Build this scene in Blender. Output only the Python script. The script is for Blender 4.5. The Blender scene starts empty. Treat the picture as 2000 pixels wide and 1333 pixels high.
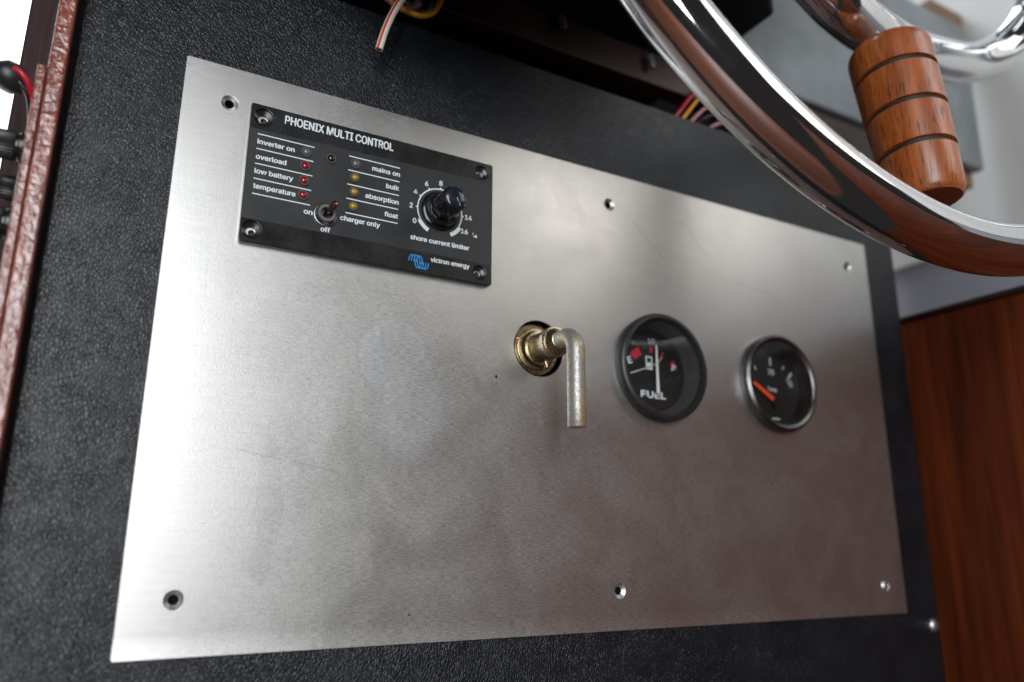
import bpy, bmesh, math, random
from mathutils import Vector, Matrix
random.seed(7)
sc = bpy.context.scene
col = sc.collection
MM = 0.001
PI = math.pi

# The dash is vertical. All measures below are millimetres in the dash frame:
# x to the right, y up, z out of the dash; origin at the steel plate's top left corner.
def W(p):
    return Vector((p[0], -p[2], p[1])) * MM

# ------------------------------------------------------------------ camera
cam = bpy.data.cameras.new('camera')
cam_o = bpy.data.objects.new('camera', cam)
col.objects.link(cam_o)
CAM = (-17.94, -203.59, 323.0)
RIGHT = W((0.87376, 0.00431, 0.48633)).normalized()
UP = W((-0.12678, 0.96740, 0.21921)).normalized()
BACK = RIGHT.cross(UP).normalized()
UP = BACK.cross(RIGHT)
m = Matrix((RIGHT, UP, BACK)).transposed().to_4x4()
m.translation = W(CAM)
cam_o.matrix_world = m
cam.sensor_width = 36.0
cam.lens = 27.055
cam.clip_start = 0.01
cam.clip_end = 20
cam.dof.use_dof = True
cam.dof.focus_distance = 0.348
cam.dof.aperture_fstop = 4.3
cam.dof.aperture_blades = 9
sc.camera = cam_o

# ------------------------------------------------------------------ light
world = bpy.data.worlds.new('World')
sc.world = world
world.use_nodes = True
bg = world.node_tree.nodes['Background']
bg.inputs[0].default_value = (1.0, 0.93, 0.90, 1)
bg.inputs[1].default_value = 0.022
sc.view_settings.view_transform = 'Standard'
sc.view_settings.look = 'None'
sc.view_settings.gamma = 1
sc.view_settings.exposure = 0.0


def area(name, loc, target, sx, sy, power, color):
    l = bpy.data.lights.new(name, 'AREA')
    l.shape = 'RECTANGLE'
    l.size, l.size_y, l.energy, l.color = sx, sy, power, color
    o = bpy.data.objects.new(name, l)
    col.objects.link(o)
    o.location = W(loc)
    o.rotation_euler = (W(target) - W(loc)).to_track_quat('-Z', 'Y').to_euler()
    return o


area('cabin_window_light', (-390, 50, 1350), (60, -120, 0), 0.70, 1.1, 21.5, (0.94, 0.975, 1.0))
area('side_window_light', (600, 300, 480), (177, -130, 20), 0.28, 0.28, 0.78, (1.0, 0.97, 0.92))
area('windscreen_light', (420, 760, -260), (380, 0, 120), 1.1, 0.30, 6.2, (0.80, 0.90, 1.0))


# ------------------------------------------------------------------ nodes
class NT:
    def __init__(self, name):
        self.m = bpy.data.materials.new(name)
        self.m.use_nodes = True
        self.t = self.m.node_tree
        self.t.nodes.clear()
        self.out = self.t.nodes.new('ShaderNodeOutputMaterial')

    def n(self, typ, ins=None, **props):
        nd = self.t.nodes.new('ShaderNode' + typ)
        for k, v in props.items():
            setattr(nd, k, v)
        for k, v in (ins or {}).items():
            self.set(nd.inputs[k], v)
        return nd

    def set(self, sock, v):
        if isinstance(v, bpy.types.NodeSocket):
            self.t.links.new(v, sock)
        elif isinstance(v, bpy.types.Node):
            self.t.links.new(v.outputs[0], sock)
        else:
            if sock.type == 'RGBA' and len(v) == 3:
                v = (*v, 1)
            sock.default_value = v

    def math(self, op, a, b=0.0, c=0.0, clamp=False):
        nd = self.n('Math', {0: a, 1: b, 2: c}, operation=op)
        nd.use_clamp = clamp
        return nd.outputs[0]

    def coord(self):
        return self.n('TexCoord').outputs['Object']

    def map(self, vec, scale=(1, 1, 1), loc=(0, 0, 0), rot=(0, 0, 0)):
        return self.n('Mapping', {'Vector': vec, 'Location': loc, 'Rotation': rot, 'Scale': scale}).outputs[0]

    def noise(self, vec, scale, detail=2, rough=0.5, dist=0.0):
        return self.n('TexNoise', {'Vector': vec, 'Scale': scale, 'Detail': detail, 'Roughness': rough,
                                   'Distortion': dist}).outputs[0]

    def ramp(self, fac, stops):
        nd = self.n('ValToRGB', {'Fac': fac})
        cr = nd.color_ramp
        while len(cr.elements) < len(stops):
            cr.elements.new(0.5)
        for e, (p, c) in zip(cr.elements, stops):
            e.position = p
            e.color = (*c, 1) if len(c) == 3 else c
        return nd.outputs[0]

    def rng(self, v, a, b, c=0.0, d=1.0):
        return self.n('MapRange', {'Value': v, 'From Min': a, 'From Max': b, 'To Min': c, 'To Max': d}).outputs[0]

    def mix(self, fac, a, b):
        nd = self.n('Mix', data_type='RGBA')
        self.set(nd.inputs[0], fac)
        self.set(nd.inputs[6], a)
        self.set(nd.inputs[7], b)
        return nd.outputs[2]

    def bump(self, h, strength, dist):
        return self.n('Bump', {'Height': h, 'Strength': strength, 'Distance': dist}).outputs[0]

    def pbr(self, **ins):
        nd = self.n('BsdfPrincipled')
        for k, v in ins.items():
            self.set(nd.inputs[k.replace('_', ' ')], v)
        self.t.links.new(nd.outputs[0], self.out.inputs[0])
        return self.m


def plain(name, c, rough=0.5, metal=0.0, spec=0.5, coat=0.0, noise=0.0, nscale=300, bump=0.0, bdist=0.0002):
    t = NT(name)
    v = t.coord()
    kw = dict(Roughness=rough, Metallic=metal, Coat_Weight=coat)
    f = t.noise(v, nscale, 4, 0.6)
    kw['Base_Color'] = t.mix(t.rng(f, 0.3, 0.7), [x * (1 - noise) for x in c], [min(1, x * (1 + noise)) for x in c])
    kw['Roughness'] = t.rng(f, 0.25, 0.75, max(0.02, rough - 0.06), min(1, rough + 0.06))
    kw['Specular_IOR_Level'] = spec
    if bump:
        kw['Normal'] = t.bump(f, bump, bdist)
    return t.pbr(**kw)


def seg_mask(t, X, Z, x0, z0, x1, z1, w):
    """1 on a thin line between two points given in metres, 0 elsewhere"""
    dx, dz = x1 - x0, z1 - z0
    ll = dx * dx + dz * dz
    px = t.math('SUBTRACT', X, x0)
    pz = t.math('SUBTRACT', Z, z0)
    s = t.math('DIVIDE', t.math('ADD', t.math('MULTIPLY', px, dx), t.math('MULTIPLY', pz, dz)), ll, clamp=True)
    ex = t.math('SUBTRACT', px, t.math('MULTIPLY', s, dx))
    ez = t.math('SUBTRACT', pz, t.math('MULTIPLY', s, dz))
    d = t.math('SQRT', t.math('ADD', t.math('MULTIPLY', ex, ex), t.math('MULTIPLY', ez, ez)))
    return t.rng(d, w, w * 0.35, 0, 1)


def blob_mask(t, X, Z, x0, z0, rx, rz, soft, wob=None):
    a = t.math('DIVIDE', t.math('SUBTRACT', X, x0), rx)
    b = t.math('DIVIDE', t.math('SUBTRACT', Z, z0), rz)
    d = t.math('SQRT', t.math('ADD', t.math('MULTIPLY', a, a), t.math('MULTIPLY', b, b)))
    if wob is not None:
        d = t.math('ADD', d, t.rng(wob, 0.2, 0.8, -0.6, 0.6))
    return t.rng(d, 1.0 + soft, 1.0 - soft, 0, 1)


def mat_steel():
    t = NT('brushed_stainless')
    v = t.coord()
    s = t.n('SeparateXYZ', {0: v})
    X, Z = s.outputs[0], s.outputs[2]
    grain = t.noise(v, 1600, 3, 0.7)
    fine = t.noise(t.map(v, (0.12, 1, 1)), 2600, 2, 0.6)
    blot = t.noise(v, 26, 5, 0.62, 0.6)
    cloud = t.noise(v, 9, 3, 0.5)
    wob = t.noise(v, 60, 3, 0.6)
    # tarnish speckle: fine dark flecks that gather in clouds
    halo = blob_mask(t, X, Z, 0.102, -0.126, 0.034, 0.036, 0.5, wob)
    fleck = t.math('MULTIPLY', t.rng(grain, 0.50, 0.60), t.math('MAXIMUM', t.rng(blot, 0.44, 0.60), halo))
    # wiped, clean patches and dried drip marks
    clean = blob_mask(t, X, Z, 0.099, -0.122, 0.016, 0.017, 0.06)
    clean = t.math('MAXIMUM', clean, blob_mask(t, X, Z, 0.108, -0.142, 0.014, 0.024, 0.25))
    drip = t.math('MAXIMUM', blob_mask(t, X, Z, 0.080, -0.205, 0.008, 0.055, 0.16, wob),
                  blob_mask(t, X, Z, 0.050, -0.190, 0.005, 0.034, 0.2, wob))
    drip = t.math('MAXIMUM', drip, blob_mask(t, X, Z, 0.104, -0.220, 0.009, 0.034, 0.2, wob))
    smear = t.math('MULTIPLY', blob_mask(t, X, Z, 0.20, -0.028, 0.06, 0.02, 0.6, wob), 0.6)
    scr = seg_mask(t, X, Z, 0.036, -0.168, 0.0555, -0.1715, 0.00022)
    for a in ((0.058, -0.1715, 0.078, -0.1755, 0.00018), (0.096, -0.186, 0.108, -0.191, 0.00018),
              (0.108, -0.196, 0.112, -0.198, 0.00022), (0.238, -0.025, 0.262, -0.045, 0.00025),
              (0.275, -0.018, 0.30, -0.040, 0.00022), (0.32, -0.050, 0.345, -0.052, 0.00022)):
        scr = t.math('MAXIMUM', scr, seg_mask(t, X, Z, *a))
    c = t.mix(t.rng(cloud, 0.3, 0.7), (0.56, 0.545, 0.525), (0.64, 0.63, 0.61))
    fleck = t.math('MULTIPLY', fleck, t.math('SUBTRACT', 1.0, clean))
    c = t.mix(t.math('MULTIPLY', fleck, 0.65), c, (0.40, 0.39, 0.375))
    c = t.mix(t.rng(grain, 0.3, 0.7, 0.0, 0.35), c, (0.72, 0.715, 0.70))
    brush = t.noise(t.map(v, (0.025, 1, 1)), 1500, 3, 0.6)
    c = t.mix(t.rng(brush, 0.35, 0.70, 0.0, 0.22), c, (0.38, 0.37, 0.36))
    c = t.mix(t.math('MULTIPLY', drip, 0.5), c, (0.50, 0.49, 0.475))
    c = t.mix(t.math('MULTIPLY', clean, 0.9), c, (0.73, 0.73, 0.735))
    c = t.mix(t.math('MULTIPLY', smear, 0.5), c, (0.72, 0.71, 0.69))
    c = t.mix(t.math('MULTIPLY', scr, 0.5), c, (0.20, 0.19, 0.18))
    spk = t.rng(t.noise(v, 420, 2, 0.5), 0.735, 0.77)
    c = t.mix(t.math('MULTIPLY', spk, 0.5), c, (0.85, 0.85, 0.84))
    dot = blob_mask(t, X, Z, 0.1527, -0.1259, 0.0006, 0.0009, 0.3)
    dot = t.math('MAXIMUM', dot, blob_mask(t, X, Z, 0.112, -0.2335, 0.0004, 0.0005, 0.3))
    c = t.mix(dot, c, (0.10, 0.015, 0.01))
    r = t.rng(blot, 0.25, 0.75, 0.335, 0.375)
    r = t.math('ADD', r, t.math('MULTIPLY', fleck, 0.08))
    r = t.math('ADD', r, t.rng(fine, 0.3, 0.7, -0.04, 0.04))
    h = t.math('ADD', t.math('MULTIPLY', fine, 0.5), grain)
    warp = t.noise(v, 5, 1, 0.4)
    nrm = t.n('Bump', {'Height': warp, 'Strength': 0.12, 'Distance': 0.002}).outputs[0]
    lip = t.rng(t.math('ADD', Z, t.rng(wob, 0.3, 0.7, -0.0002, 0.0002)), -0.2365, -0.2455, 0.0, 1.0)
    nrm = t.n('Bump', {'Height': t.math('MULTIPLY', lip, lip), 'Strength': 1.0, 'Distance': 0.0006, 'Normal': nrm}).outputs[0]
    bn = t.n('Bump', {'Height': t.math('MULTIPLY', h, t.rng(clean, 0, 1, 1, 0.35)), 'Strength': 0.24, 'Distance': 0.0002, 'Normal': nrm}).outputs[0]
    return t.pbr(Base_Color=c, Metallic=1.0, Roughness=r, Normal=bn, Anisotropic=0.25)


def mat_leather(name='black_leatherette', c0=(0.0045, 0.006, 0.009), c1=(0.009, 0.011, 0.015), sc_=1.0, rough=0.33, bs=0.6, spec=0.46):
    t = NT(name)
    co = t.coord()
    warp = t.n('TexNoise', {'Vector': co, 'Scale': 420 * sc_, 'Detail': 3}).outputs[1]
    v = t.map(co, (1.0, 1.0, 0.6), rot=(0, 0.22, 0))
    w = t.n('VectorMath', {0: v, 1: t.n('VectorMath', {0: warp, 1: (0.0011, 0.0011, 0.0011)}, operation='MULTIPLY').outputs[0]}, operation='ADD').outputs[0]
    vo = t.n('TexVoronoi', {'Vector': w, 'Scale': 900 * sc_}, feature='DISTANCE_TO_EDGE').outputs[0]
    big = t.noise(co, 28, 4, 0.6)
    depth = t.rng(t.noise(co, 90, 3, 0.6), 0.3, 0.7, 0.45, 1.0)
    pl = t.math('MULTIPLY', t.rng(vo, 0.0, 0.16), depth)
    ns = t.noise(v, 2400 * sc_, 2, 0.6)
    cre = t.rng(t.math('ABSOLUTE', t.math('SUBTRACT', t.noise(t.map(co, (1, 1, 0.5)), 45, 4, 0.65, 1.0), 0.5)), 0.0, 0.02)
    h = t.math('ADD', t.math('ADD', pl, t.math('MULTIPLY', ns, 0.22)), t.math('MULTIPLY', cre, 0.35))
    c = t.mix(t.rng(big, 0.3, 0.7), c0, c1)
    dust = t.math('MULTIPLY', t.rng(t.noise(co, 600, 2, 0.5), 0.76, 0.80), 0.15)
    c = t.mix(dust, c, (0.10, 0.10, 0.10))
    r = t.rng(big, 0.25, 0.75, rough - 0.04, rough + 0.07)
    return t.pbr(Base_Color=c, Roughness=r, Normal=t.bump(h, bs, 0.00022), Specular_IOR_Level=spec)


def mat_wood(name, dark, mid, light, axis=2, rough=0.35, coat=0.0, scale=1.0, bump=0.1, pores=0.0, spec=0.5):
    t = NT(name)
    v = t.coord()
    st = [1.0, 1.0, 1.0]
    st[axis] = 0.06
    g = t.noise(t.map(v, st), 90 * scale, 5, 0.62, 0.5)
    g2 = t.noise(t.map(v, st), 520 * scale, 3, 0.6)
    band = t.noise(t.map(v, [x if i == axis else x for i, x in enumerate(st)]), 18 * scale, 2, 0.5, 1.0)
    f = t.math('ADD', t.math('MULTIPLY', g, 0.6), t.math('MULTIPLY', band, 0.4))
    c = t.ramp(t.rng(f, 0.28, 0.72), [(0.0, dark), (0.5, mid), (1.0, light)])
    p = t.math('MAXIMUM', t.rng(g2, 0.56, 0.66), t.rng(t.noise(t.map(v, [x * 0.6 if i == axis else x for i, x in enumerate(st)]), 300 * scale, 3, 0.6), 0.63, 0.72))
    c = t.mix(t.math('MULTIPLY', p, pores), c, [x * 0.25 for x in dark])
    h = t.math('SUBTRACT', g, t.math('MULTIPLY', p, 0.5))
    return t.pbr(Base_Color=c, Roughness=t.rng(g2, 0.3, 0.7, rough - 0.05, rough + 0.08), Coat_Weight=coat,
                 Coat_Roughness=0.12, Normal=t.bump(h, bump, 0.0004), Coat_Normal=t.bump(h, bump, 0.0004), Specular_IOR_Level=spec)


def mat_varnished_edge():
    t = NT('lumpy_varnished_mahogany')
    v = t.coord()
    g = t.noise(t.map(v, (1, 1, 0.3)), 260, 4, 0.6)
    lump = t.noise(t.map(v, (1, 1, 0.7)), 270, 3, 0.55, 0.8)
    cross = t.noise(t.map(v, (0.15, 1, 1)), 700, 3, 0.6)
    c = t.ramp(t.rng(g, 0.3, 0.7), [(0, (0.14, 0.028, 0.017)), (0.55, (0.24, 0.058, 0.036)), (1, (0.32, 0.10, 0.066))])
    c = t.mix(t.rng(cross, 0.64, 0.72, 0, 0.35), c, (0.05, 0.015, 0.012))
    c = t.mix(t.rng(t.noise(t.map(v, (1, 1, 0.05)), 420, 3, 0.6), 0.45, 0.65, 0, 0.55), c, (0.11, 0.028, 0.02))
    h = t.math('ADD', lump, t.math('MULTIPLY', cross, 0.12))
    return t.pbr(Base_Color=c, Roughness=0.24, Coat_Weight=1.0, Coat_Roughness=0.10, Normal=t.bump(h, 1.0, 0.0009), Coat_Normal=t.bump(h, 1.0, 0.0009))


def mat_chrome(name, tint=0.86, rough=0.05, pit=0.0):
    t = NT(name)
    v = t.coord()
    sm = t.noise(v, 60, 4, 0.6)
    sp = t.rng(t.noise(v, 500, 3, 0.6), 0.64, 0.72)
    sp = t.math('MULTIPLY', sp, t.rng(sm, 0.45, 0.65))
    c = t.mix(t.math('MULTIPLY', sp, pit), (tint, tint, tint * 1.01), (0.18, 0.16, 0.15))
    r = t.math('ADD', t.rng(sm, 0.3, 0.8, rough, rough + 0.07), t.math('MULTIPLY', sp, 0.3 * pit))
    return t.pbr(Base_Color=c, Metallic=1.0, Roughness=r)


def mat_brass(name, a, b, rough, pat=0.5):
    t = NT(name)
    v = t.coord()
    f = t.noise(v, 160, 5, 0.7, 0.4)
    g = t.noise(v, 900, 3, 0.7)
    k = t.rng(f, 0.35, 0.65)
    c = t.mix(k, a, b)
    c = t.mix(t.math('MULTIPLY', t.rng(g, 0.55, 0.70), pat), c, (0.10, 0.08, 0.06))
    return t.pbr(Base_Color=c, Metallic=1.0, Roughness=t.rng(g, 0.3, 0.7, rough - 0.06, rough + 0.14),
                 Normal=t.bump(g, 0.12, 0.0002))


def mat_rod():
    t = NT('worn_plated_rod')
    v = t.coord()
    f = t.noise(t.map(v, (1, 1, 0.45)), 190, 5, 0.7, 0.6)
    g = t.noise(t.map(v, (1, 1, 0.6)), 1200, 3, 0.7)
    zinc = t.mix(t.rng(g, 0.35, 0.68), (0.50, 0.485, 0.455), (0.27, 0.26, 0.24))
    gold = t.mix(t.rng(g, 0.4, 0.7), (0.62, 0.50, 0.27), (0.34, 0.25, 0.13))
    c = t.mix(t.rng(f, 0.50, 0.56), zinc, gold)
    return t.pbr(Base_Color=c, Metallic=0.7, Roughness=t.rng(g, 0.3, 0.7, 0.40, 0.58), Normal=t.bump(g, 0.25, 0.0002))


def mat_glass():
    t = NT('gauge_glass')
    lw = t.n('LayerWeight', {'Blend': 0.5})
    fr = t.n('Math', {0: t.math('POWER', lw.outputs[1], 5.0), 1: 0.9, 2: 0.045}, operation='MULTIPLY_ADD')
    tr = t.n('BsdfTransparent', {'Color': (0.94, 0.95, 0.95)})
    gl = t.n('BsdfGlossy', {'Color': (1, 1, 1), 'Roughness': 0.03})
    mx = t.n('MixShader', {0: fr.outputs[0], 1: tr.outputs[0], 2: gl.outputs[0]})
    t.t.links.new(mx.outputs[0], t.out.inputs[0])
    return t.m


def mat_emit(name, c, s):
    t = NT(name)
    e = t.n('Emission', {'Color': c, 'Strength': s})
    t.t.links.new(e.outputs[0], t.out.inputs[0])
    return t.m


M = dict(
    steel=mat_steel(),
    leather=mat_leather(),
    leather_grey=mat_leather('grey_leatherette', (0.16, 0.178, 0.19), (0.25, 0.275, 0.29), 0.9, 0.46, 0.2),
    edge=mat_varnished_edge(),
    wall_wood=mat_wood('dark_mahogany', (0.026, 0.0045, 0.0014), (0.105, 0.020, 0.0055), (0.21, 0.045, 0.011), 2, 0.6, 0.0, 1.3, 0.05, 0.0, 0.12),
    post_wood=mat_wood('near_black_mahogany', (0.010, 0.003, 0.002), (0.02, 0.005, 0.003), (0.04, 0.011, 0.006), 2, 0.75),  # one even near-black mahogany tone
    rail_wood=mat_wood('rail_mahogany', (0.010, 0.002, 0.0015), (0.020, 0.0042, 0.0034), (0.032, 0.0075, 0.006), 0, 0.4),  # darkened so the colour carries the shade on the dash rail
    bulkhead_wood=mat_wood('sole_mahogany', (0.055, 0.019, 0.012), (0.20, 0.072, 0.042), (0.36, 0.14, 0.085), 0, 0.4, 0.0, 0.16),
    tan_wood=mat_wood('bare_plywood', (0.15, 0.08, 0.045), (0.24, 0.14, 0.085), (0.32, 0.2, 0.13), 0, 0.6),
    grip_wood=mat_wood('varnished_grip_wood', (0.12, 0.023, 0.006), (0.29, 0.070, 0.0135), (0.42, 0.120, 0.026), 2, 0.36, 0.25, 2.0, 0.10, 0.85),
    grip_end=mat_wood('grip_end_grain', (0.07, 0.012, 0.006), (0.13, 0.025, 0.012), (0.18, 0.04, 0.02), 1, 0.4, 0.3, 2.0),
    groove=plain('groove_black', (0.018, 0.012, 0.010), 0.55, noise=0.4, nscale=700),
    chrome=mat_chrome('polished_chrome', 0.80, 0.045, 0.25),
    chrome_old=mat_chrome('pitted_chrome', 0.78, 0.06, 0.8),
    dark_chrome=mat_chrome('dark_chrome_bezel', 0.17, 0.26, 0.2),
    nickel=mat_chrome('nickel', 0.62, 0.38, 0.2),
    gold=mat_brass('yellow_passivate', (0.47, 0.41, 0.28), (0.42, 0.35, 0.25), 0.24, 0.12),
    gold_dark=mat_brass('dull_passivate', (0.42, 0.35, 0.20), (0.32, 0.25, 0.15), 0.26, 0.3),
    rod=mat_rod(),
    bushing=mat_chrome('grey_bushing', 0.22, 0.35, 0.5),
    bronze=mat_brass('bronze_lever', (0.36, 0.27, 0.22), (0.20, 0.15, 0.13), 0.24, 0.3),
    copper=mat_brass('copper', (0.7, 0.30, 0.18), (0.5, 0.2, 0.1), 0.3, 0.3),
    face=plain('black_gloss_face', (0.014, 0.014, 0.015), 0.26, noise=0.25, nscale=90),
    label=plain('dark_grey_label', (0.017, 0.018, 0.020), 0.42, noise=0.15, nscale=60),
    print=plain('pale_print', (0.66, 0.71, 0.73), 0.5, noise=0.06, nscale=900),
    blue=plain('blue_print', (0.02, 0.22, 0.56), 0.45, noise=0.06),
    black_plastic=plain('black_plastic', (0.010, 0.010, 0.011), 0.26, noise=0.2, bump=0.05),
    knob=plain('gloss_black_knob', (0.008, 0.008, 0.009), 0.16, noise=0.2, nscale=200, bump=0.06),
    cap=plain('blue_black_cap', (0.014, 0.017, 0.026), 0.14, noise=0.3, nscale=200),
    bezel=plain('led_bezel', (0.065, 0.065, 0.066), 0.42, noise=0.2),
    rubber=plain('satin_black_rubber', (0.016, 0.016, 0.016), 0.40, noise=0.25, nscale=400, bump=0.08),
    dial=plain('dial_black', (0.004, 0.004, 0.005), 0.5, noise=0.3),
    wall_in=plain('gauge_inner_wall', (0.062, 0.06, 0.058), 0.45, noise=0.1),
    red=plain('red_print', (0.45, 0.015, 0.035), 0.5, noise=0.1),
    white=plain('white_needle', (0.80, 0.78, 0.75), 0.45, noise=0.05),
    orange=plain('orange_needle', (0.95, 0.075, 0.012), 0.45, noise=0.05),
    dim_print=plain('faded_print', (0.5, 0.5, 0.52), 0.5, noise=0.1),
    led_red=plain('red_led', (0.30, 0.004, 0.008), 0.14, noise=0.2, coat=0.5),
    led_amber=plain('amber_led', (0.40, 0.22, 0.012), 0.16, noise=0.2, coat=0.5),
    led_grey=plain('clear_led', (0.13, 0.13, 0.13), 0.18, noise=0.2, coat=0.5),
    led_dark=plain('dark_sensor', (0.012, 0.012, 0.012), 0.1, noise=0.2, coat=0.5),
    wire_white=plain('white_wire', (0.72, 0.68, 0.60), 0.4, noise=0.05),
    wire_red=plain('red_wire', (0.62, 0.045, 0.02), 0.4, noise=0.08),
    wire_crimson=plain('crimson_wire', (0.42, 0.012, 0.03), 0.35, noise=0.08),
    wire_yellow=plain('amber_wire', (0.62, 0.26, 0.01), 0.4, noise=0.08),
    wire_pink=plain('pink_wire', (0.42, 0.20, 0.22), 0.4, noise=0.08),
    wire_black=plain('black_wire', (0.010, 0.010, 0.010), 0.3, noise=0.1),
    wire_grey=plain('grey_wire', (0.07, 0.07, 0.07), 0.4, noise=0.1),
    dark=plain('dark_void', (0.006, 0.005, 0.005), 0.8, noise=0.3),
    white_paint=plain('white_paint', (0.74, 0.73, 0.70), 0.5, noise=0.03, nscale=20),
    lilac_tone=plain('grey_lilac', (0.30, 0.29, 0.33), 0.5, noise=0.03, nscale=20),
    chip=plain('chipped_paint', (0.55, 0.55, 0.54), 0.4, noise=0.3, nscale=900),
    glass=mat_glass(),
    window=mat_emit('bright_window', (1.0, 1.0, 0.99), 2.2),
)


# ------------------------------------------------------------------ mesh helpers
class MB:
    def __init__(self):
        self.v, self.f = [], []

    def add(self, verts, faces):
        b = len(self.v)
        self.v += [tuple(p) for p in verts]
        self.f += [tuple(i + b for i in fc) for fc in faces]
        return self

    def box(self, x0, x1, y0, y1, z0, z1):
        vs = [(x, y, z) for z in (z0, z1) for y in (y0, y1) for x in (x0, x1)]
        return self.add(vs, [(0, 2, 3, 1), (4, 5, 7, 6), (0, 1, 5, 4), (2, 6, 7, 3), (0, 4, 6, 2), (1, 3, 7, 5)])

    def prism(self, poly, z0, z1):
        n = len(poly)
        vs = [(x, y, z0) for x, y in poly] + [(x, y, z1) for x, y in poly]
        fs = [tuple(range(n - 1, -1, -1)), tuple(range(n, 2 * n))]
        fs += [(i, (i + 1) % n, n + (i + 1) % n, n + i) for i in range(n)]
        return self.add(vs, fs)

    def flat(self, poly, z):
        return self.add([(x, y, z) for x, y in poly], [tuple(range(len(poly)))])

    def lathe(self, prof, o, axis=(0, 0, 1), n=48, cap0=True, cap1=True, flute=None):
        az = Vector(axis).normalized()
        ax = az.orthogonal().normalized()
        ay = az.cross(ax)
        o = Vector(o)
        vs, fs = [], []
        for r, h in prof:
            for k in range(n):
                a = 2 * PI * k / n
                rr = r * (flute(a) if flute else 1)
                vs.append(o + ax * rr * math.cos(a) + ay * rr * math.sin(a) + az * h)
        for i in range(len(prof) - 1):
            for k in range(n):
                k2 = (k + 1) % n
                fs.append((i * n + k, i * n + k2, (i + 1) * n + k2, (i + 1) * n + k))
        if cap0:
            fs.append(tuple(range(n - 1, -1, -1)))
        if cap1:
            fs.append(tuple((len(prof) - 1) * n + k for k in range(n)))
        return self.add(vs, fs)

    def tube(self, path, r, n=16, closed=False, cap=True):
        P = [Vector(p) for p in path]
        N = len(P)
        rs = r if isinstance(r, (list, tuple)) else [r] * N
        vs, fs = [], []
        prev = None
        for i in range(N):
            if closed:
                t = (P[(i + 1) % N] - P[i - 1]).normalized()
            else:
                t = (P[min(i + 1, N - 1)] - P[max(i - 1, 0)]).normalized()
            if prev is None:
                u = t.orthogonal().normalized()
            else:
                u = (prev - t * prev.dot(t)).normalized()
            prev = u
            w = t.cross(u)
            for k in range(n):
                a = 2 * PI * k / n
                vs.append(P[i] + (u * math.cos(a) + w * math.sin(a)) * rs[i])
        for i in range(N if closed else N - 1):
            j = (i + 1) % N
            for k in range(n):
                k2 = (k + 1) % n
                fs.append((i * n + k, i * n + k2, j * n + k2, j * n + k))
        if cap and not closed:
            fs.append(tuple(range(n - 1, -1, -1)))
            fs.append(tuple((N - 1) * n + k for k in range(n)))
        return self.add(vs, fs)

    def torus(self, o, R_, r, n=96, k=20):
        o = Vector(o)
        return self.tube([o + Vector((R_ * math.cos(2 * PI * i / n), R_ * math.sin(2 * PI * i / n), 0)) for i in range(n)], r, k, True)

    def build(self, name, mat, parent=None, origin=None, bevel=0.0, smooth=True, ang=35, segs=2):
        if origin is None:
            xs, ys, zs = zip(*self.v)
            origin = ((min(xs) + max(xs)) / 2, min(ys), (min(zs) + max(zs)) / 2)
        base = Vector(origin)
        me = bpy.data.meshes.new(name)
        me.from_pydata([W(Vector(p) - base) for p in self.v], [], self.f)
        bm = bmesh.new()
        bm.from_mesh(me)
        bmesh.ops.recalc_face_normals(bm, faces=bm.faces)
        bm.to_mesh(me)
        bm.free()
        return finish(name, me, M[mat], parent, W(base), bevel, smooth, ang, segs)


def finish(name, me, mat, parent, loc, bevel=0.0, smooth=True, ang=35, segs=2):
    me.materials.clear()
    me.materials.append(mat)
    if smooth:
        me.polygons.foreach_set('use_smooth', [True] * len(me.polygons))
        me.set_sharp_from_angle(angle=math.radians(ang))
    o = bpy.data.objects.new(name, me)
    col.objects.link(o)
    if parent is not None:
        o.parent = parent
        p, w = parent, Vector((0, 0, 0))
        while p is not None:
            w += p.location
            p = p.parent
        o.location = loc - w
    else:
        o.location = loc
    if bevel:
        b = o.modifiers.new('bevel', 'BEVEL')
        b.width = bevel * MM
        b.segments = segs
        b.limit_method = 'ANGLE'
        b.angle_limit = math.radians(40)
    return o


def tag(o, label, cat=None, group=None, kind=None):
    if label:
        o['label'] = label
    if cat:
        o['category'] = cat
    if group:
        o['group'] = group
    if kind:
        o['kind'] = kind
    return o


def thing(name, loc, label, cat, group=None):
    o = bpy.data.objects.new(name, None)
    o.empty_display_size = 0.01
    col.objects.link(o)
    o.location = W(loc)
    return tag(o, label, cat, group)


def circle(cx, cy, r, n=40, a0=0.0, a1=2 * PI):
    return [(cx + r * math.cos(a0 + (a1 - a0) * i / n), cy + r * math.sin(a0 + (a1 - a0) * i / n)) for i in range(n)]


def sheet(name, mat, outer, holes, z0, z1, parent=None, bev=0.0, origin=(0, 0, 0)):
    """a plate with real holes: filled 2D curve, extruded, turned into a mesh"""
    cu = bpy.data.curves.new(name, 'CURVE')
    cu.dimensions = '2D'
    cu.fill_mode = 'BOTH'
    for poly in [outer] + holes:
        sp = cu.splines.new('POLY')
        sp.points.add(len(poly) - 1)
        for p, q in zip(sp.points, poly):
            p.co = (q[0], q[1], 0, 1)
        sp.use_cyclic_u = True
    cu.extrude = (z1 - z0) / 2 - bev
    cu.bevel_depth = bev
    cu.bevel_resolution = 1
    cu.offset = -bev
    tmp = bpy.data.objects.new('tmp', cu)
    col.objects.link(tmp)
    dg = bpy.context.evaluated_depsgraph_get()
    me = bpy.data.meshes.new_from_object(tmp.evaluated_get(dg))
    bpy.data.objects.remove(tmp)
    zm = (z0 + z1) / 2
    b = Vector(origin)
    for v in me.vertices:
        v.co = W(Vector((v.co.x, v.co.y, v.co.z + zm)) - b)
    me.name = name
    return finish(name, me, M[mat], parent, W(b), 0, True, 30)


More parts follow.
